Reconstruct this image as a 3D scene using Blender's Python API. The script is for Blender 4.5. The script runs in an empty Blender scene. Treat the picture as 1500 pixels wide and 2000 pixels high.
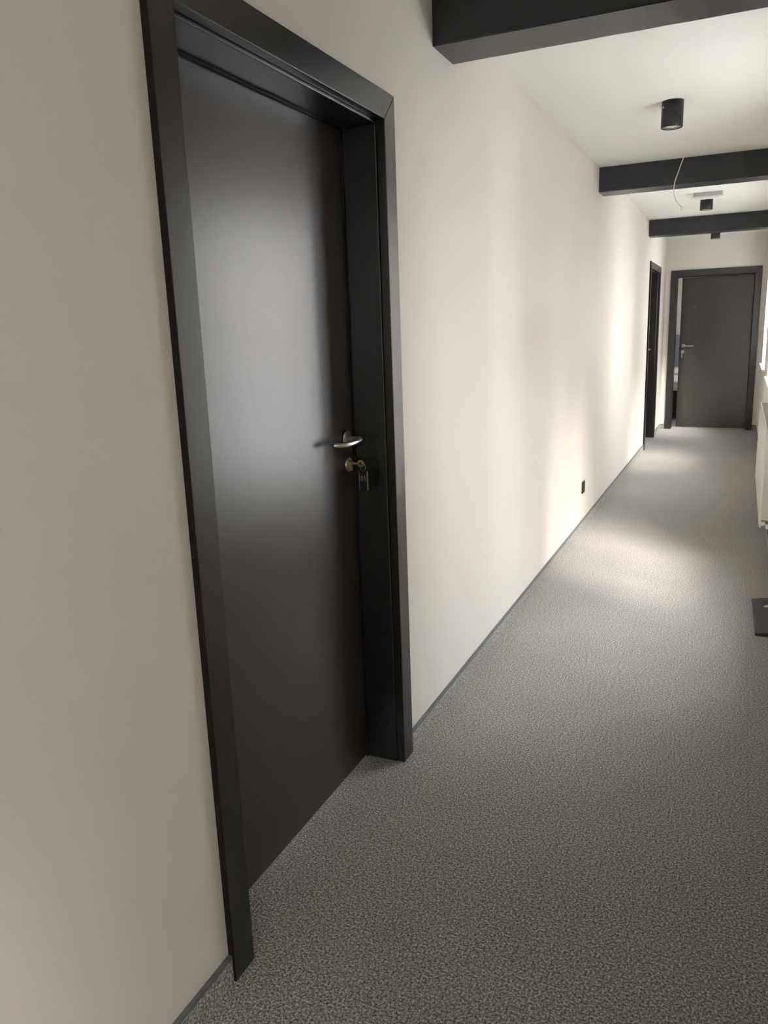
import bpy, bmesh, math, random
from mathutils import Vector, Matrix

random.seed(4)
sc = bpy.context.scene
C = sc.collection

# ---------------------------------------------------------------- camera
YAW, PITCH, ROLL, F_PX = 0.4286, 0.2250, -0.0358, 1527.4
def make_camera():
    f = Vector((-math.sin(YAW)*math.cos(PITCH), math.cos(YAW)*math.cos(PITCH), -math.sin(PITCH)))
    r = Vector((math.cos(YAW), math.sin(YAW), 0)); u = r.cross(f)
    r2 = math.cos(ROLL)*r + math.sin(ROLL)*u
    u2 = -math.sin(ROLL)*r + math.cos(ROLL)*u
    cam = bpy.data.cameras.new('camera')
    cam.sensor_fit = 'VERTICAL'; cam.sensor_height = 32.0; cam.sensor_width = 24.0
    cam.lens = 32.0*F_PX/2000.0
    cam.clip_start = 0.02; cam.clip_end = 300
    o = bpy.data.objects.new('camera', cam); C.objects.link(o)
    m = Matrix((r2, u2, -f)).transposed().to_4x4()
    m.translation = Vector((0.9802, 0.0, 1.43))
    o.matrix_world = m
    sc.camera = o
make_camera()

# ---------------------------------------------------------------- light
sc.view_settings.view_transform = 'Standard'
sc.view_settings.look = 'None'
sc.view_settings.gamma = 1
sc.view_settings.use_curve_mapping = False
sc.view_settings.exposure = 1.8
SKY_STRENGTH = 5.0
SUN_ENERGY = 3.4
w = bpy.data.worlds.new('sky'); sc.world = w; w.use_nodes = True
nt = w.node_tree; bg = nt.nodes['Background']
tc = nt.nodes.new('ShaderNodeTexCoord'); sx = nt.nodes.new('ShaderNodeSeparateXYZ')
rp = nt.nodes.new('ShaderNodeValToRGB')
nt.links.new(tc.outputs['Generated'], sx.inputs[0]); nt.links.new(sx.outputs['Z'], rp.inputs[0])
rp.color_ramp.elements[0].position = 0.0; rp.color_ramp.elements[0].color = (0.50, 0.49, 0.475, 1)
rp.color_ramp.elements[1].position = 0.6; rp.color_ramp.elements[1].color = (0.90, 0.94, 1.0, 1)
nt.links.new(rp.outputs[0], bg.inputs[0]); bg.inputs[1].default_value = SKY_STRENGTH

sun = bpy.data.lights.new('sun', 'SUN'); sun.energy = SUN_ENERGY; sun.angle = math.radians(24)
sun.color = (1.0, 0.93, 0.82)
so = bpy.data.objects.new('sun', sun); C.objects.link(so)
so.rotation_euler = Vector((-1.0, 1.05, -1.15)).to_track_quat('-Z', 'Y').to_euler()
so.location = (6, -4, 8)

# corridor dimensions (metres)
W = 1.214; H = 2.498; YE = 11.449; YB = -2.4; WT = 0.17; RT = 0.27
# (y start, y end, sill height, head height)
WINDOWS = [(-2.35, -0.9, 0.9, 2.35), (3.30, 4.55, 0.50, 2.20), (6.9, 8.30, 0.9, 2.1), (9.45, 10.90, 0.9, 2.15)]  # first one is unseen, added behind the camera to brighten the foreground

# ---------------------------------------------------------------- materials
def mat(name, col, rough=0.5, metal=0.0, spec=0.5, noise=None, bump=0.0, bscale=200, coat=0.0):
    m = bpy.data.materials.new(name); m.use_nodes = True
    n = m.node_tree; b = n.nodes['Principled BSDF']
    b.inputs['Base Color'].default_value = (*col, 1); b.inputs['Roughness'].default_value = rough
    b.inputs['Metallic'].default_value = metal; b.inputs['Specular IOR Level'].default_value = spec
    b.inputs['Coat Weight'].default_value = coat
    t = n.nodes.new('ShaderNodeTexCoord')
    if noise:
        sc_, amt = noise
        nz = n.nodes.new('ShaderNodeTexNoise'); nz.inputs['Scale'].default_value = sc_; nz.inputs['Detail'].default_value = 4
        n.links.new(t.outputs['Object'], nz.inputs['Vector'])
        r = n.nodes.new('ShaderNodeValToRGB')
        r.color_ramp.elements[0].position = 0.3; r.color_ramp.elements[1].position = 0.7
        r.color_ramp.elements[0].color = (*[c*(1-amt) for c in col], 1)
        r.color_ramp.elements[1].color = (*[min(1, c*(1+amt)) for c in col], 1)
        n.links.new(nz.outputs['Fac'], r.inputs[0]); n.links.new(r.outputs[0], b.inputs['Base Color'])
    if bump:
        nz = n.nodes.new('ShaderNodeTexNoise'); nz.inputs['Scale'].default_value = bscale; nz.inputs['Detail'].default_value = 3
        n.links.new(t.outputs['Object'], nz.inputs['Vector'])
        bp = n.nodes.new('ShaderNodeBump'); bp.inputs['Strength'].default_value = bump; bp.inputs['Distance'].default_value = 0.002
        n.links.new(nz.outputs['Fac'], bp.inputs['Height']); n.links.new(bp.outputs[0], b.inputs['Normal'])
    return m

def carpet_mat(name):
    m = bpy.data.materials.new(name); m.use_nodes = True
    n = m.node_tree; b = n.nodes['Principled BSDF']; L = n.links.new
    b.inputs['Roughness'].default_value = 0.95; b.inputs['Specular IOR Level'].default_value = 0.15
    b.inputs['Sheen Weight'].default_value = 0.25; b.inputs['Sheen Roughness'].default_value = 0.6
    t = n.nodes.new('ShaderNodeTexCoord')
    n1 = n.nodes.new('ShaderNodeTexNoise'); n1.inputs['Scale'].default_value = 180; n1.inputs['Detail'].default_value = 3; n1.inputs['Roughness'].default_value = 0.7
    L(t.outputs['Object'], n1.inputs['Vector'])
    r = n.nodes.new('ShaderNodeValToRGB'); e = r.color_ramp.elements
    e[0].position = 0.36; e[0].color = (0.055, 0.053, 0.048, 1)
    e[1].position = 0.66; e[1].color = (0.74, 0.71, 0.65, 1)
    x = e.new(0.5); x.color = (0.27, 0.258, 0.237, 1)
    L(n1.outputs['Fac'], r.inputs[0])
    n2 = n.nodes.new('ShaderNodeTexNoise'); n2.inputs['Scale'].default_value = 2.2; n2.inputs['Detail'].default_value = 5
    L(t.outputs['Object'], n2.inputs['Vector'])
    r2 = n.nodes.new('ShaderNodeValToRGB'); r2.color_ramp.elements[0].position = 0.3; r2.color_ramp.elements[1].position = 0.7
    r2.color_ramp.elements[0].color = (0.90, 0.90, 0.90, 1); r2.color_ramp.elements[1].color = (1.0, 1.0, 1.0, 1)
    L(n2.outputs['Fac'], r2.inputs[0])
    # faint seams between carpet tiles half a metre across
    br = n.nodes.new('ShaderNodeTexBrick'); br.offset = 0.0
    br.inputs['Color1'].default_value = (1, 1, 1, 1); br.inputs['Color2'].default_value = (0.97, 0.97, 0.97, 1)
    br.inputs['Mortar'].default_value = (0.80, 0.80, 0.80, 1)
    br.inputs['Scale'].default_value = 1.0; br.inputs['Mortar Size'].default_value = 0.0016; br.inputs['Mortar Smooth'].default_value = 0.6
    br.inputs['Brick Width'].default_value = 0.5; br.inputs['Row Height'].default_value = 0.5
    mp = n.nodes.new('ShaderNodeMapping'); mp.inputs['Location'].default_value = (-0.08, 0.2, 0)
    L(t.outputs['Object'], mp.inputs[0]); L(mp.outputs[0], br.inputs['Vector'])
    mx = n.nodes.new('ShaderNodeMix'); mx.data_type = 'RGBA'; mx.blend_type = 'MULTIPLY'; mx.inputs[0].default_value = 1
    L(r.outputs[0], mx.inputs[6]); L(r2.outputs[0], mx.inputs[7])
    my = n.nodes.new('ShaderNodeMix'); my.data_type = 'RGBA'; my.blend_type = 'MULTIPLY'; my.inputs[0].default_value = 1
    L(mx.outputs[2], my.inputs[6]); L(br.outputs['Color'], my.inputs[7]); L(my.outputs[2], b.inputs['Base Color'])
    bp = n.nodes.new('ShaderNodeBump'); bp.inputs['Strength'].default_value = 0.7; bp.inputs['Distance'].default_value = 0.003
    L(n1.outputs['Fac'], bp.inputs['Height']); L(bp.outputs[0], b.inputs['Normal'])
    return m

def glass_mat():
    m = bpy.data.materials.new('window glass'); m.use_nodes = True
    n = m.node_tree; n.nodes.clear()
    o = n.nodes.new('ShaderNodeOutputMaterial'); tr = n.nodes.new('ShaderNodeBsdfTransparent')
    gl = n.nodes.new('ShaderNodeBsdfGlossy'); gl.inputs['Roughness'].default_value = 0.02
    mx = n.nodes.new('ShaderNodeMixShader'); mx.inputs[0].default_value = 0.05
    tr.inputs[0].default_value = (0.97, 0.965, 0.96, 1)
    n.links.new(tr.outputs[0], mx.inputs[1]); n.links.new(gl.outputs[0], mx.inputs[2]); n.links.new(mx.outputs[0], o.inputs[0])
    return m

M = dict(
    wall=mat('warm white wall paint', (0.80, 0.762, 0.70), 0.6, spec=0.35, noise=(1.3, 0.015), bump=0.12, bscale=260),
    ceil=mat('white ceiling paint', (0.86, 0.85, 0.81), 0.85, spec=0.2, bump=0.05, bscale=150),
    carpet=carpet_mat('grey speckled carpet'),
    leaf=mat('anthracite door laminate', (0.036, 0.031, 0.029), 0.30, spec=1.0, noise=(38, 0.08), bump=0.04, bscale=420),
    frame=mat('anthracite frame foil', (0.009, 0.0085, 0.008), 0.30, spec=0.95, noise=(60, 0.06), bump=0.03, bscale=420),
    seal=mat('black rubber seal', (0.008, 0.008, 0.008), 0.7),
    core=mat('dark board edge', (0.012, 0.010, 0.009), 0.7, spec=0.2),
    beam=mat('black painted timber', (0.010, 0.0115, 0.015), 0.34, spec=0.7, noise=(9, 0.25), bump=0.25, bscale=30),
    skirt=mat('grey skirting rail', (0.13, 0.14, 0.155), 0.5),
    black=mat('matt black metal', (0.012, 0.012, 0.013), 0.45),
    chrome=mat('brushed steel', (0.62, 0.59, 0.54), 0.28, metal=1.0),
    brass=mat('worn brass', (0.50, 0.36, 0.20), 0.32, metal=1.0),
    lens=mat('lamp lens', (0.75, 0.75, 0.72), 0.1, spec=0.8),
    white=mat('white plastic', (0.86, 0.86, 0.84), 0.35),
    lampw=mat('pale lamp plastic', (0.60, 0.60, 0.57), 0.4),
    rad=mat('white radiator enamel', (0.72, 0.70, 0.66), 0.32, bump=0.01),
    radin=mat('radiator grille', (0.70, 0.68, 0.64), 0.4),
    grey=mat('slate grey plate', (0.022, 0.021, 0.019), 0.5, noise=(30, 0.1)),
    mark=mat('pale printed mark', (0.6, 0.58, 0.55), 0.5),
    tagedge=mat('pale tag edge', (0.45, 0.46, 0.48), 0.4),
    steeltag=mat('light metal tag', (0.75, 0.70, 0.58), 0.35, metal=0.6),
    fabric=mat('blue grey upholstery', (0.24, 0.27, 0.30), 0.9, bump=0.4, bscale=300),
    linen=mat('white bed linen', (0.8, 0.79, 0.77), 0.9, bump=0.2, bscale=12),
    bounce_yard=mat('pale paved yard', (0.46, 0.46, 0.46), 0.95, noise=(0.6, 0.1)),
    glass=glass_mat(),
    render=mat('grey beige render', (0.24, 0.225, 0.20), 0.9, noise=(3, 0.08)),
    tile=mat('dark roof tile', (0.06, 0.045, 0.04), 0.8),
    darkglass=mat('dark house pane', (0.02, 0.025, 0.03), 0.08),
)

# ---------------------------------------------------------------- helpers
def box(bm, x0, x1, y0, y1, z0, z1, mi=0):
    vs = [bm.verts.new(p) for p in ((x0,y0,z0),(x1,y0,z0),(x1,y1,z0),(x0,y1,z0),(x0,y0,z1),(x1,y0,z1),(x1,y1,z1),(x0,y1,z1))]
    for q in ((0,3,2,1),(4,5,6,7),(0,1,5,4),(1,2,6,5),(2,3,7,6),(3,0,4,7)):
        f = bm.faces.new([vs[i] for i in q]); f.material_index = mi
    return vs
def frame_axes(d):
    d = Vector(d).normalized(); a = Vector((0,0,1)) if abs(d.z) < 0.9 else Vector((1,0,0))
    u = d.cross(a).normalized(); return d, u, d.cross(u).normalized()
def revolve(bm, p, axis, prof, n=40, mi=0):
    """prof: list of (distance along axis, radius); radius 0 closes to a point"""
    p = Vector(p); d, u, v = frame_axes(axis); rings = []
    for h, r in prof:
        c = p + d*h
        if r <= 1e-6: rings.append([bm.verts.new(c)])
        else: rings.append([bm.verts.new(c + u*r*math.cos(2*math.pi*i/n) + v*r*math.sin(2*math.pi*i/n)) for i in range(n)])
    for a, b in zip(rings, rings[1:]):
        for i in range(n):
            j = (i+1) % n
            if len(a) == 1 and len(b) == 1: continue
            if len(a) == 1: f = bm.faces.new((a[0], b[i], b[j]))
            elif len(b) == 1: f = bm.faces.new((a[i], b[0], a[j]))
            else: f = bm.faces.new((a[i], b[i], b[j], a[j]))
            f.smooth = True; f.material_index = mi
def smooth_pts(pts, k=8):
    P = [Vector(p) for p in pts]; out = []
    for i in range(len(P)-1):
        p0 = P[max(i-1,0)]; p1 = P[i]; p2 = P[i+1]; p3 = P[min(i+2,len(P)-1)]
        for s in range(k):
            t = s/k
            out.append(0.5*((2*p1)+(-p0+p2)*t+(2*p0-5*p1+4*p2-p3)*t*t+(-p0+3*p1-3*p2+p3)*t*t*t))
    out.append(P[-1]); return out
def tube(bm, pts, r, n=12, mi=0, flat=1.0):
    rs = r if isinstance(r, (list, tuple)) else [r]*len(pts)
    rings = []; pts = [Vector(p) for p in pts]; ref = None
    for i, p in enumerate(pts):
        d = (pts[min(i+1,len(pts)-1)] - pts[max(i-1,0)]).normalized()
        if ref is None: _, u, _v = frame_axes(d)
        else: u = (ref - d*ref.dot(d)).normalized()
        ref = u; v = d.cross(u)
        rings.append([bm.verts.new(p + u*rs[i]*math.cos(2*math.pi*k/n) + v*rs[i]*flat*math.sin(2*math.pi*k/n)) for k in range(n)])
    for a, b in zip(rings, rings[1:]):
        for i in range(n):
            f = bm.faces.new((a[i], a[(i+1)%n], b[(i+1)%n], b[i])); f.smooth = True; f.material_index = mi
    bm.faces.new(rings[0][::-1]).material_index = mi; bm.faces.new(rings[-1]).material_index = mi
def torus(bm, c, normal, R, r, n=28, m=8):
    d, u, v = frame_axes(normal); c = Vector(c); rings = []
    for i in range(n):
        a = 2*math.pi*i/n; e = u*math.cos(a)+v*math.sin(a)
        rings.append([bm.verts.new(c + e*(R + r*math.cos(2*math.pi*k/m)) + d*r*math.sin(2*math.pi*k/m)) for k in range(m)])
    for i in range(n):
        a, b = rings[i], rings[(i+1)%n]
        for k in range(m):
            f = bm.faces.new((a[k], b[k], b[(k+1)%m], a[(k+1)%m])); f.smooth = True
def prism(bm, poly, axis, a, b):
    """poly: 2D points extruded along axis from a to b (axis x: (y,z); y: (x,z); z: (x,y))"""
    def P(q, t): return {'x': (t,q[0],q[1]), 'y': (q[0],t,q[1]), 'z': (q[0],q[1],t)}[axis]
    A = [bm.verts.new(P(q,a)) for q in poly]; B = [bm.verts.new(P(q,b)) for q in poly]
    bm.faces.new(A[::-1]); bm.faces.new(B)
    for i in range(len(poly)):
        j = (i+1) % len(poly); bm.faces.new((A[i],A[j],B[j],B[i]))
def obj(name, bm, mats, parent=None, bevel=0.0, loc=None, seg=2):
    bmesh.ops.recalc_face_normals(bm, faces=bm.faces)
    if loc is not None: bmesh.ops.translate(bm, verts=bm.verts, vec=-Vector(loc))
    me = bpy.data.meshes.new(name); bm.to_mesh(me); bm.free()
    for m in (mats if isinstance(mats, (list, tuple)) else [mats]): me.materials.append(m)
    o = bpy.data.objects.new(name, me); C.objects.link(o)
    if loc is not None: o.location = loc
    if parent is not None:
        o.parent = parent
    if bevel:
        md = o.modifiers.new('bevel', 'BEVEL'); md.width = bevel; md.segments = seg; md.limit_method = 'ANGLE'; md.harden_normals = False
    return o
def tag(o, label, cat, group=None, kind=None):
    o['label'] = label; o['category'] = cat
    if group: o['group'] = group
    if kind: o['kind'] = kind
    return o
def thing(name, label, cat, loc=(0,0,0), rot=(0,0,0), group=None, kind=None):
    o = bpy.data.objects.new(name, None); o.empty_display_size = 0.05; C.objects.link(o)
    o.location = loc; o.rotation_euler = rot
    return tag(o, label, cat, group, kind)
def copy_tree(o, parent=None):
    c = o.copy(); C.objects.link(c)
    if parent is not None: c.parent = parent
    for ch in list(o.children): copy_tree(ch, c)
    return c
def B(*a, **k):
    bm = bmesh.new(); box(bm, *a); return bm

# ---------------------------------------------------------------- shell
def wall_boxes(bm, axis, t0, t1, a0, a1, z0, z1, holes):
    """wall running along axis ('y' or 'x') with thickness t0..t1 and rectangular holes"""
    def bx(p, q, r, s):
        if q-p < 1e-6 or s-r < 1e-6: return
        if axis == 'y': box(bm, t0, t1, p, q, r, s)
        else: box(bm, p, q, t0, t1, r, s)
    cur = a0
    for (h0, h1, hz0, hz1) in sorted(holes):
        bx(cur, h0, z0, z1); bx(h0, h1, z0, hz0); bx(h0, h1, hz1, z1); cur = h1
    bx(cur, a1, z0, z1)

HT = 2.097; TR = 0.016; TW = 0.075
D1 = (1.21, 2.284); D2 = (9.41, 10.60); D3 = (0.063, 1.157)
IN = 0.055      # hole edge inside the architrave outer edge
bm = bmesh.new()
wall_boxes(bm, 'y', -WT, 0, YB, YE, 0, H, [(D1[0]+IN, D1[1]-IN, 0, HT-IN), (D2[0]+IN, D2[1]-IN, 0, HT-IN)])
tag(obj('wall_left', bm, M['wall']), 'long warm white corridor wall holding the near dark door', 'wall', kind='structure')
bm = bmesh.new()
wall_boxes(bm, 'y', W, W+RT, YB, YE, 0, H, WINDOWS)
tag(obj('wall_right', bm, M['wall']), 'white corridor wall with the windows on the right', 'wall', kind='structure')
bm = bmesh.new()
wall_boxes(bm, 'x', YE, YE+WT, -WT, W+RT, 0, H, [(D3[0]+IN, D3[1]-IN, 0, HT-IN)])
tag(obj('wall_back', bm, M['wall']), 'short end wall around the far dark door', 'wall', kind='structure')
tag(obj('wall_front', B(-WT, W+RT, YB-0.15, YB, 0, H), M['wall']), 'wall closing the corridor behind the viewer', 'wall', kind='structure')
tag(obj('floor', B(-WT, W+RT, YB-0.15, YE+0.02, -0.12, 0), M['carpet']), 'grey speckled carpet floor of the corridor', 'floor', kind='structure')
tag(obj('ceiling', B(-WT, W+RT, YB-0.15, YE+WT, H, H+0.12), M['ceil']), 'white ceiling of the corridor', 'ceiling', kind='structure')

# skirting, clad in carpet under a grey rail
def skirting(name, label, x0, x1, y0, y1, side):
    o = obj(name, B(x0, x1, y0, y1, 0, 0.060), M['carpet'])
    tag(o, label, 'baseboard', kind='structure')
    e = 0.0015
    if side == 'l': bmr = B(x0, x1+e, y0, y1, 0.060, 0.070)
    elif side == 'r': bmr = B(x0-e, x1, y0, y1, 0.060, 0.070)
    else: bmr = B(x0, x1, y0-e, y1, 0.060, 0.070)
    obj('top_rail', bmr, M['skirt'], o, bevel=0.002)
skirting('baseboard_left', 'skirting left of the near door', 0, 0.010, YB, D1[0], 'l')
skirting('baseboard_left', 'long skirting between the near door and the far side door', 0, 0.010, D1[1], D2[0], 'l')
skirting('baseboard_left', 'short skirting between the side door and the end wall', 0, 0.010, D2[1], YE, 'l')
skirting('baseboard_right', 'skirting along the window wall', W-0.010, W, YB, YE, 'r')
skirting('baseboard_back', 'scrap of skirting left of the end door', 0.010, D3[0], YE-0.010, YE, 'b')
skirting('baseboard_back', 'scrap of skirting right of the end door', D3[1], W-0.010, YE-0.010, YE, 'b')

# ---------------------------------------------------------------- windows
def window(k, y0, y1, WZ0, WZ1, label):
    t = thing('window_%d' % k, label, 'window', (W, (y0+y1)/2, WZ0), kind='structure')
    xo0, xo1 = W+0.16, W+0.23
    def fr(bm, a, b, c, d, wd, x0, x1):
        box(bm, x0, x1, a, a+wd, c, d); box(bm, x0, x1, b-wd, b, c, d)
        box(bm, x0, x1, a+wd, b-wd, c, c+wd); box(bm, x0, x1, a+wd, b-wd, d-wd, d)
    L = t.location
    def add(name, bm, m, bev=0.0, par=t):
        bmesh.ops.translate(bm, verts=bm.verts, vec=-Vector(L)); return obj(name, bm, m, par, bevel=bev)
    bm = bmesh.new(); fr(bm, y0, y1, WZ0, WZ1, 0.05, xo0, xo1); add('window_frame', bm, M['white'], 0.003)
    mid = (y0+y1)/2
    for a, b in ((y0+0.045, mid), (mid, y1-0.045)):
        bm = bmesh.new(); fr(bm, a, b, WZ0+0.045, WZ1-0.045, 0.055, xo0-0.012, xo1-0.02); s = add('sash', bm, M['white'], 0.004)
        add('pane', B(xo0+0.02, xo0+0.026, a+0.05, b-0.05, WZ0+0.095, WZ1-0.095), M['glass'], par=s)
    bm = B(xo0-0.030, xo0-0.012, mid-0.055, mid-0.030, WZ0+.52, WZ0+.58); box(bm, xo0-0.042, xo0-0.028, mid-0.050, mid-0.035, WZ0+.44, WZ0+.57)
    add('window_handle', bm, M['white'], 0.003)
    add('window_sill', B(W-0.028, xo0, y0-0.03, y1+0.03, WZ0-0.022, WZ0+0.002), M['white'], 0.004)
for k, (wd, lb) in enumerate(zip(WINDOWS, (
        'unseen white framed window added behind the viewer to lift the foreground light', 'taller white window facing the stretch just past the near door',
        'white window beyond the radiator, middle of the window wall', 'white window nearest the end wall')), 1):
    window(k, *wd, lb)

# ---------------------------------------------------------------- doors (local frame: opening runs along +y, corridor on +x)
def door(k, label, width, loc, rotz, swing=0.0, lever_side=1, narrow=0.0):
    """local y 0..width is the outer width of the casing, local x 0 is the wall face"""
    t = thing('door_%d' % k, label, 'door', loc, (0,0,rotz), kind='structure')
    w = width; b = -0.011
    # casing: three mitred boards, front face at TR, dark edges outside
    def board(poly, name):
        bm = bmesh.new(); prism(bm, poly, 'x', b, TR)
        for f in bm.faces:
            c = f.calc_center_median()
            f.normal_update()
        bmesh.ops.recalc_face_normals(bm, faces=bm.faces)
        for f in bm.faces:
            c = f.calc_center_median()
            if abs(f.normal.x) < 0.5 and (c.y < 0.001 or c.y > w-0.001 or c.z > HT-0.001): f.material_index = 1
        return obj(name, bm, [M['frame'], M['core']], t, bevel=0.0022, seg=3)
    g = 0.0004
    board([(0,0),(TW,0),(TW,HT-TW-g),(0,HT-g)], 'architrave')
    board([(w,0),(w,HT-g),(w-TW,HT-TW-g),(w-TW,0)], 'architrave')
    board([(0,HT),(TW,HT-TW),(w-TW,HT-TW),(w,HT)], 'architrave')
    # lining: stands 9 mm inside the casing, with a raised stop near the leaf
    s = 0.004; d = -WT+0.008; jf = -0.012
    i0, i1, iz = TW+s, w-TW-s, HT-TW-0.009
    bm = bmesh.new(); box(bm, d, jf, TW-0.018, i0, 0, iz); obj('jamb', bm, M['frame'], t, bevel=0.003, seg=3)
    bm = bmesh.new(); box(bm, d, jf, i1, w-TW+0.018, 0, iz); obj('jamb', bm, M['frame'], t, bevel=0.003, seg=3)
    bm = bmesh.new(); box(bm, d, jf, TW-0.018, w-TW+0.018, iz, HT-TW+0.018); obj('lintel', bm, M['frame'], t, bevel=0.003, seg=3)
    # seal between lining and leaf
    bm = bmesh.new(); box(bm, -0.124, -0.118, i0, i0+0.006, 0, iz-0.006); box(bm, -0.124, -0.118, i1-0.006, i1, 0, iz-0.006); box(bm, -0.124, -0.118, i0, i1, iz-0.006, iz)
    obj('seal', bm, M['seal'], t)
    # leaf, hinged
    lw = i1-i0-0.004-narrow; hy = i0+0.002 if lever_side > 0 else i1-0.002
    bm = bmesh.new()
    sgn = 1 if lever_side > 0 else -1
    ya, yb = sorted((0, sgn*lw))
    box(bm, -0.040, 0, ya, yb, 0.006, iz-0.003)
    leaf = obj('door_leaf', bm, M['leaf'], t, bevel=0.0012)
    leaf.location = (-0.1245, hy, 0); leaf.rotation_euler = (0, 0, swing)
    # handle on the leaf
    yh = sgn*(lw-0.052); zh = 1.115
    bm = bmesh.new(); revolve(bm, (0, yh, zh), (1,0,0), [(0,0),(0,0.026),(0.007,0.026),(0.009,0.024),(0.009,0)])
    ro = obj('rosette', bm, M['chrome'], leaf)
    bm = bmesh.new()
    pts = smooth_pts([(0.006,yh,zh),(0.030,yh,zh),(0.047,yh-sgn*0.003,zh),(0.056,yh-sgn*0.014,zh),(0.060,yh-sgn*0.035,zh-0.001),(0.060,yh-sgn*0.075,zh-0.003),(0.054,yh-sgn*0.108,zh-0.004),(0.042,yh-sgn*0.128,zh-0.003),(0.030,yh-sgn*0.136,zh-0.002)], 6)
    tube(bm, pts, 0.0085, 16, flat=1.0); obj('door_handle', bm, M['chrome'], leaf, bevel=0.001)
    zl = zh-0.082; yl = yh+sgn*0.004
    bm = bmesh.new(); revolve(bm, (0, yl, zl), (1,0,0), [(0,0),(0,0.024),(0.007,0.024),(0.009,0.022),(0.009,0)])
    obj('lock_rosette', bm, M['chrome'], leaf)
    bm = bmesh.new(); revolve(bm, (0.004, yl, zl+0.004), (1,0,0), [(0,0),(0,0.0085),(0.014,0.0085),(0.015,0.008),(0.015,0)], 24)
    box(bm, 0.004, 0.018, yl-0.005, yl+0.005, zl-0.018, zl+0.002)
    obj('lock_cylinder', bm, M['brass'], leaf, bevel=0.001)
    # hinges on the closing edge, seen only from the room behind
    return t, leaf, (yl, zl)
d1, leaf1, lk1 = door(1, 'dark anthracite door in a deep frame, nearest on the left', D1[1]-D1[0], (0, D1[0], 0), 0)
d2, leaf2, lk2 = door(2, 'dark side door far along the left wall beside the end wall', D2[1]-D2[0], (0, D2[0], 0), 0)
SW3 = 8
# end wall door faces -y: local +x maps to world -y, local +y maps to world +x
d3, leaf3, lk3 = door(3, 'dark door standing slightly ajar at the end of the corridor', D3[1]-D3[0], (D3[0], YE, 0), -math.pi/2, swing=math.radians(0), lever_side=-1, narrow=0.038)
leaf3.rotation_euler = (0, 0, math.radians(-SW3))

# ---------------------------------------------------------------- keys with number tags
def digit_tube(bm, strokes, r):
    for s in strokes: tube(bm, s, r, 6)
def room_key(label, loc, rotz, tagm, edge, digits=True):
    """origin on the lock face; local +x points out of the door, tag faces local -y"""
    t = thing('room_key', label, 'key', loc, (0,0,rotz), group=None)
    bm = bmesh.new(); box(bm, 0.0, 0.016, -0.0011, 0.0011, -0.0035, 0.0035)
    revolve(bm, (0.027, -0.0012, 0), (0,1,0), [(0,0.0045),(0,0.0120),(0.0024,0.0120),(0.0024,0.0045),(0,0.0045)], 28)
    obj('key', bm, M['brass'] if digits else M['chrome'], t, bevel=0.0003)
    bm = bmesh.new(); torus(bm, (0.034, 0, -0.010), (0.5,1,0.0), 0.0125, 0.0009)
    obj('ring', bm, M['chrome'], t)
    cx, zt = 0.035, -0.0215
    bm = bmesh.new()
    hw, ht, c = 0.0135, 0.064, 0.003
    prism(bm, [(cx-hw+c,zt),(cx+hw-c,zt),(cx+hw,zt-c),(cx+hw,zt-ht+c),(cx+hw-c,zt-ht),(cx-hw+c,zt-ht),(cx-hw,zt-ht+c),(cx-hw,zt-c)], 'y', -0.0015, 0.0015)
    tg = obj('tag', bm, tagm, t)
    bm = bmesh.new()
    for sx_ in (-1, 1):
        box(bm, cx+sx_*hw-0.0009, cx+sx_*hw+0.0009, -0.0019, 0.0019, zt-ht+0.002, zt-0.002)
    obj('tag_edge', bm, edge, tg)
    if digits:
        y = -0.0017; bm = bmesh.new(); zc = zt-0.024; r = 0.0007
        ov = [(cx-0.0050+0.0032*math.cos(a*math.pi/8), y, zc+0.0075*math.sin(a*math.pi/8)) for a in range(17)]
        tube(bm, ov, r, 6)
        tube(bm, [(cx+0.0058, y, zc-0.0075), (cx+0.0058, y, zc+0.0075)], r, 6)
        tube(bm, [(cx+0.0058, y, zc+0.0075), (cx+0.0028, y, zc+0.0048)], r, 6)
        obj('number', bm, M['mark'], tg)
        bm = bmesh.new()
        for i in range(5): box(bm, cx-0.0075+i*0.0031, cx-0.0075+i*0.0031+0.0022, -0.0018, -0.0014, zt-0.0455, zt-0.0430)
        obj('small_print', bm, M['grey'], tg)
    return t
yl, zl = lk1
lw1 = leaf1.location
room_key('brass key with black numbered tag hanging from the near door lock', (-0.1245+0.019, D1[0]+leaf1.location.y+yl, zl+0.004), 0, M['black'], M['tagedge'])
# end door lock position in world space
bpy.context.view_layer.update()
p = (Matrix.Translation((D3[0], YE, 0)) @ Matrix.Rotation(-math.pi/2, 4, 'Z') @ Matrix.Translation(leaf3.location) @ Matrix.Rotation(math.radians(-SW3), 4, 'Z')) @ Vector((0.019, lk3[0], lk3[1]+0.004))
k2 = room_key('small key with pale metal tag hanging from the end door lock', p, -math.pi/2-math.radians(SW3), M['steeltag'], M['steeltag'], digits=False)

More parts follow.
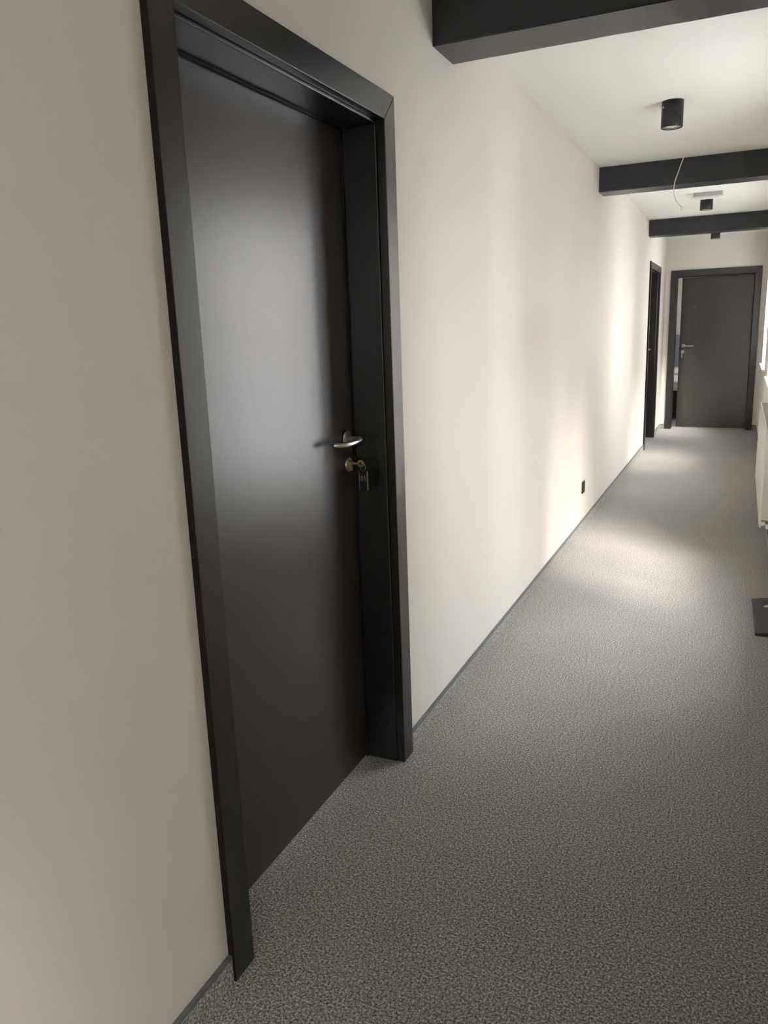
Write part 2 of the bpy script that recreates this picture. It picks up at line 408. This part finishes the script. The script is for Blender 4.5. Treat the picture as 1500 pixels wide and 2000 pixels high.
# ---------------------------------------------------------------- ceiling beams
BD, BH = 0.205, 0.163
def beam(y, label, slant=0.0):
    bm = bmesh.new(); n = 24
    # timber with slightly wavy lower arris
    prev = None
    for i in range(n+1):
        x = -0.03 + (W+0.06)*i/n; j = 0.0004*math.sin(i*1.7+y)+0.0003*math.sin(i*4.1)
        sl = slant*x
        vs = [bm.verts.new(q) for q in ((x, y+sl+j, H+0.02), (x, y+sl+j, H-BH+0.004), (x, y+sl+0.004+j, H-BH), (x, y+sl+BD-0.004, H-BH+j), (x, y+sl+BD, H-BH+0.004), (x, y+sl+BD, H+0.02))]
        if prev:
            for a in range(6):
                b_ = (a+1) % 6; bm.faces.new((prev[a], prev[b_], vs[b_], vs[a]))
        else: bm.faces.new(vs)
        prev = vs
    bm.faces.new(prev[::-1])
    o = obj('ceiling_beam', bm, M['beam'], loc=(0, y, H))
    return tag(o, label, 'beam', 'black beams across the ceiling')
beam(2.658, 'black painted ceiling beam nearest the viewer, above and past the near door')
beam(5.953, 'black painted ceiling beam behind the loose cable, second one back')
beam(9.189, 'black painted ceiling beam furthest back, before the end door')

# ---------------------------------------------------------------- ceiling spotlights
def spotlight(x, y, label):
    t = thing('ceiling_spotlight', label, 'ceiling light', (x, y, H), group='black cylinder spotlights')
    R = 0.052; Hh = 0.122
    bm = bmesh.new(); revolve(bm, (0,0,0), (0,0,-1), [(0,0),(0,R),(Hh-0.002,R),(Hh,R-0.002),(Hh,R-0.007),(Hh-0.006,R-0.008),(Hh-0.006,0)], 48)
    obj('housing', bm, M['black'], t)
    bm = bmesh.new(); revolve(bm, (0,0,-Hh+0.006), (0,0,-1), [(0,R-0.010),(0.003,R-0.011),(0.005,R-0.018),(0.001,R-0.020),(0,R-0.010)], 40)
    obj('bezel_ring', bm, M['chrome'], t)
    bm = bmesh.new(); revolve(bm, (0,0,-Hh+0.0065), (0,0,-1), [(0,0.028),(0.002,0.026),(0.0035,0.014),(0.004,0)], 32)
    obj('lamp_lens', bm, M['lens'], t)
    bm = bmesh.new(); revolve(bm, (-0.040,-0.0315,-0.030), (-0.78,-0.62,0), [(0,0),(0,0.005),(0.004,0.005),(0.005,0.0035),(0.005,0)], 14)
    obj('fixing_screw', bm, M['chrome'], t)
    return t
s1 = spotlight(0.594, 4.462, 'black cylinder ceiling spotlight nearest the viewer, between first two beams')
s2 = copy_tree(s1); s2.location = (0.622, 7.765, H); s2['label'] = 'black cylinder ceiling spotlight just behind the white emergency light'
s3 = copy_tree(s1); s3.location = (0.614, 10.49, H); s3['label'] = 'black cylinder ceiling spotlight beyond the furthest beam, near end door'

# emergency light
t = thing('emergency_light', 'flat white rectangular emergency light on the ceiling', 'emergency light', (0.637, 7.62, H))
obj('base', B(-0.115, 0.115, -0.034, 0.034, -0.034, 0), M['lampw'], t, bevel=0.003)
obj('diffuser', B(-0.128, 0.128, -0.044, 0.044, -0.048, -0.032), M['white'], t, bevel=0.004)

# loose cable
t = thing('ceiling_cable', 'thin white loose cable hanging from the ceiling before the second beam', 'cable', (0.594, 5.716, H))
cp = [(0.594,2.500),(0.582,2.482),(0.565,2.456),(0.538,2.376),(0.520,2.320),(0.515,2.270),(0.522,2.223),(0.543,2.182),(0.563,2.163)]
bm = bmesh.new(); tube(bm, smooth_pts([(x-0.594, 0, z-H) for x, z in cp], 6), 0.0026, 10); obj('sheath', bm, M['white'], t)
for q in ([(0.563,0,2.163),(0.575,-0.004,2.158),(0.590,-0.006,2.160),(0.600,-0.004,2.150)], [(0.563,0,2.163),(0.565,0.004,2.150),(0.564,0.006,2.136)], [(0.563,0,2.163),(0.573,0.006,2.163),(0.583,0.010,2.170)]):
    bm = bmesh.new(); tube(bm, smooth_pts([(a-0.594, b, c-H) for a, b, c in q], 5), 0.0013, 8); obj('wire_core', bm, M['white'], t)
bm = bmesh.new(); revolve(bm, (0,0,0), (0,0,-1), [(0,0.012),(0.002,0.011),(0.003,0.004),(0.003,0)], 20); obj('grommet', bm, M['white'], t)

# ---------------------------------------------------------------- wall socket
t = thing('wall_socket', 'small black wall socket low on the left wall', 'socket', (0, 5.578, 0.307))
bm = bmesh.new(); prism(bm, [(-0.042,-0.042),(0.042,-0.042),(0.042,0.042),(-0.042,0.042)], 'x', 0, 0.009); obj('cover_plate', bm, M['black'], t, bevel=0.003)
bm = bmesh.new(); revolve(bm, (0.0092,0,0), (1,0,0), [(0,0.021),(0.001,0.020),(0.0005,0.018),(-0.004,0.017),(-0.004,0)], 32); obj('socket_well', bm, M['core'], t)
bm = bmesh.new(); revolve(bm, (0.005,0,0.009), (1,0,0), [(0,0.0025),(0.004,0.0022),(0.005,0)], 12); obj('earth_pin', bm, M['chrome'], t)

# ---------------------------------------------------------------- radiator
RY0, RY1, RX0, RX1, RZ0, RH = 4.924, 6.674, 1.132, 1.192, 0.245, 0.562
t = thing('radiator', 'white panel radiator on the right wall', 'radiator', (W, (RY0+RY1)/2, RZ0))
t['label'] = 'white flat panel radiator hanging low on the right wall'
LX, LY, LZ = t.location
def rad(name, bm, m, bev=0.0, par=None):
    bmesh.ops.translate(bm, verts=bm.verts, vec=(-LX,-LY,-LZ)); return obj(name, bm, m, par or t, bevel=bev)
rad('front_panel', B(RX0, RX0+0.012, RY0+0.002, RY1-0.002, RZ0, RZ0+RH-0.006), M['rad'], 0.004)
rad('rear_panel', B(RX1-0.014, RX1-0.002, RY0+0.01, RY1-0.01, RZ0+0.01, RZ0+RH-0.01), M['rad'], 0.003)
bm = bmesh.new()
for i in range(56):
    y = RY0+0.03+i*(RY1-RY0-0.06)/55
    box(bm, RX0+0.013, RX1-0.015, y-0.002, y+0.002, RZ0+0.03, RZ0+RH-0.03)
rad('convector_fins', bm, M['rad'])
for a, b in ((RY0, RY0+0.004), (RY1-0.004, RY1)):
    bm = bmesh.new(); box(bm, RX0+0.004, RX1, a, b, RZ0+0.045, RZ0+RH-0.004)
    rad('side_cover', bm, M['rad'], 0.0015)
bm = bmesh.new()
box(bm, RX0+0.002, RX0+0.010, RY0, RY1, RZ0+RH-0.006, RZ0+RH+0.004); box(bm, RX1-0.008, RX1, RY0, RY1, RZ0+RH-0.006, RZ0+RH+0.004)
n = 70
for i in range(n):
    y = RY0+0.01+i*(RY1-RY0-0.02)/(n-1); box(bm, RX0+0.010, RX1-0.008, y-0.003, y+0.003, RZ0+RH-0.004, RZ0+RH+0.002)
rad('top_grille', bm, M['radin'], 0.0)
bm = bmesh.new(); revolve(bm, (RX0+0.020, RY0+0.012, RZ0+0.026), (0,-1,0), [(0,0),(0,0.013),(0.012,0.013),(0.014,0.011),(0.014,0)], 24); rad('end_plug', bm, M['white'])
bm = bmesh.new(); revolve(bm, (RX0+0.046, RY0+0.012, RZ0+0.010), (0,-1,0), [(0,0),(0,0.013),(0.030,0.013),(0.034,0.010),(0.034,0)], 24)
tube(bm, smooth_pts([(RX0+0.040, RY0-0.008, RZ0+0.010),(RX0+0.056, RY0-0.010, RZ0+0.010),(W-0.006, RY0-0.010, RZ0+0.010)], 6), 0.008, 12)
rad('valve_pipe', bm, M['white'])
for y in (RY0+0.25, RY1-0.25):
    bm = bmesh.new(); box(bm, RX1-0.004, W-0.001, y-0.02, y+0.02, RZ0+0.03, RZ0+RH-0.03); rad('wall_bracket', bm, M['white'])

# ---------------------------------------------------------------- dark plate on the floor by the right wall
t = thing('floor_plate', 'dark slate grey low plate with a pale mark on the carpet by right wall', 'plate', (1.16, 4.05, 0))
bm = bmesh.new()
y0, y1 = -0.255, 0.258
pts = [(-0.046,0.0),(0.040,0.0),(0.040,0.028),(-0.046,0.012)]
prism(bm, pts, 'y', y0, y1)
for v in bm.verts:
    if v.co.y > 0: v.co.x += -0.018*0.5 if v.co.x < 0 else 0
body = obj('plate', bm, M['grey'], t, bevel=0.003)
bm = bmesh.new(); prism(bm, [(-0.044,0.0115),(0.038,0.0270),(0.038,0.030),(-0.044,0.0145)], 'y', y1-0.075, y1-0.03)
obj('raised_band', bm, M['black'], t, bevel=0.001)
bm = bmesh.new()
m_ = [bm.verts.new((0.020+0.022*math.cos(a*math.pi/10), 0.12+0.018*math.sin(a*math.pi/10), 0.0120+(0.066+0.022*math.cos(a*math.pi/10))*0.186)) for a in range(20)]
bm.faces.new(m_); r = bmesh.ops.extrude_face_region(bm, geom=bm.faces[:]); bmesh.ops.translate(bm, verts=[v for v in r['geom'] if isinstance(v, bmesh.types.BMVert)], vec=(0,0,0.0012))
obj('emblem', bm, M['mark'], t)

# ---------------------------------------------------------------- bedroom beyond the end door
RYB = YE+WT; RX = (-1.6, 2.3); RYE = 14.75
tag(obj('floor', B(RX[0]-0.1, RX[1]+0.1, YE+0.02, RYE+0.1, -0.12, 0), M['carpet']), 'grey carpet of the room beyond the end door', 'floor', kind='structure')
bm = bmesh.new(); box(bm, RX[0]-0.1, RX[0], RYB, RYE, 0, H)
tag(obj('wall_left', bm, M['wall']), 'left wall of the room beyond the end door', 'wall', kind='structure')
bm = bmesh.new(); box(bm, RX[0], RX[1], RYE, RYE+0.1, 0, H)
tag(obj('wall_back', bm, M['wall']), 'pale wall behind the bed, seen in the door gap', 'wall', kind='structure')
bm = bmesh.new(); wall_boxes(bm, 'y', RX[1], RX[1]+0.1, RYB, RYE, 0, H, [(12.4, 13.9, 0.9, 2.1)])
tag(obj('wall_right', bm, M['wall']), 'window wall of the room beyond the end door', 'wall', kind='structure')
bm = bmesh.new(); box(bm, RX[0]-0.1, -WT, YE, RYB, 0, H); box(bm, W+RT, RX[1]+0.1, YE, RYB, 0, H)
tag(obj('wall_front', bm, M['wall']), 'entrance wall of the room beyond the end door', 'wall', kind='structure')
tag(obj('ceiling', B(RX[0]-0.1, RX[1]+0.1, RYB, RYE+0.1, H, H+0.12), M['ceil']), 'ceiling of the room beyond the end door', 'ceiling', kind='structure')
t = thing('window_5', 'window of the room beyond the end door', 'window', (RX[1], 13.15, 0.9), kind='structure')
bm = bmesh.new()
for a in ((-0.75,-0.69,0,1.2),(0.69,0.75,0,1.2),(-0.69,0.69,0,0.06),(-0.69,0.69,1.14,1.2),(-0.03,0.03,0.06,1.14)): box(bm, 0.03, 0.08, *a)
obj('window_frame', bm, M['white'], t, bevel=0.003)
obj('pane', B(0.05, 0.056, -0.70, 0.70, 0.05, 1.15), M['glass'], t)

t = thing('bed', 'bed with grey headboard and white linen glimpsed through the end door gap', 'bed', (0.15, 13.6, 0))
bm = B(-0.80, 0.80, -1.00, 0.95, 0.09, 0.42); obj('bed_base', bm, M['black'], t, bevel=0.01)
obj('mattress', B(-0.79, 0.79, -0.99, 0.94, 0.42, 0.575), M['linen'], t, bevel=0.04, seg=4)
obj('headboard', B(-0.82, 0.82, 0.95, 1.06, 0.05, 1.22), M['fabric'], t, bevel=0.02)
for x in (-0.4, 0.4): obj('pillow', B(x-0.32, x+0.32, 0.50, 0.92, 0.57, 0.69), M['linen'], t, bevel=0.055, seg=4)
for x in (-0.72, 0.72):
    for y in (-0.9, 0.85): obj('leg', B(x-0.03, x+0.03, y-0.03, y+0.03, 0, 0.09), M['black'], t)

# ---------------------------------------------------------------- outside
bm = bmesh.new(); box(bm, -60, 60, -60, 70, -3.3, -3.2)  # unseen pale yard, added to bounce daylight up through the windows
tag(obj('bounce_ground', bm, M['bounce_yard']), 'pale paved yard added unseen below the windows to bounce light in', 'ground', kind='structure')

t = thing('sky_block_house', 'plain rendered house, unseen, added across the yard to block head-on sky light', 'house', (7.5, 3.0, -3.2), kind='structure')  # added out of view to cut sky light coming straight through the tall window
obj('house_wall', B(0, 6, -3.6, 3.6, 0, 8.0), M['render'], t)
bm = bmesh.new(); prism(bm, [(-0.4,7.9),(6.4,7.9),(3.0,10.2)], 'y', -3.9, 3.9); obj('roof', bm, M['tile'], t)
for y in (-2.4, 0.0, 2.4):
    for z in (1.2, 4.2):
        f = obj('house_window', B(-0.03, 0.05, y-0.5, y+0.5, z, z+1.3), M['white'], t)
        obj('pane', B(-0.04, -0.03, y-0.44, y+0.44, z+0.06, z+1.24), M['darkglass'], f)
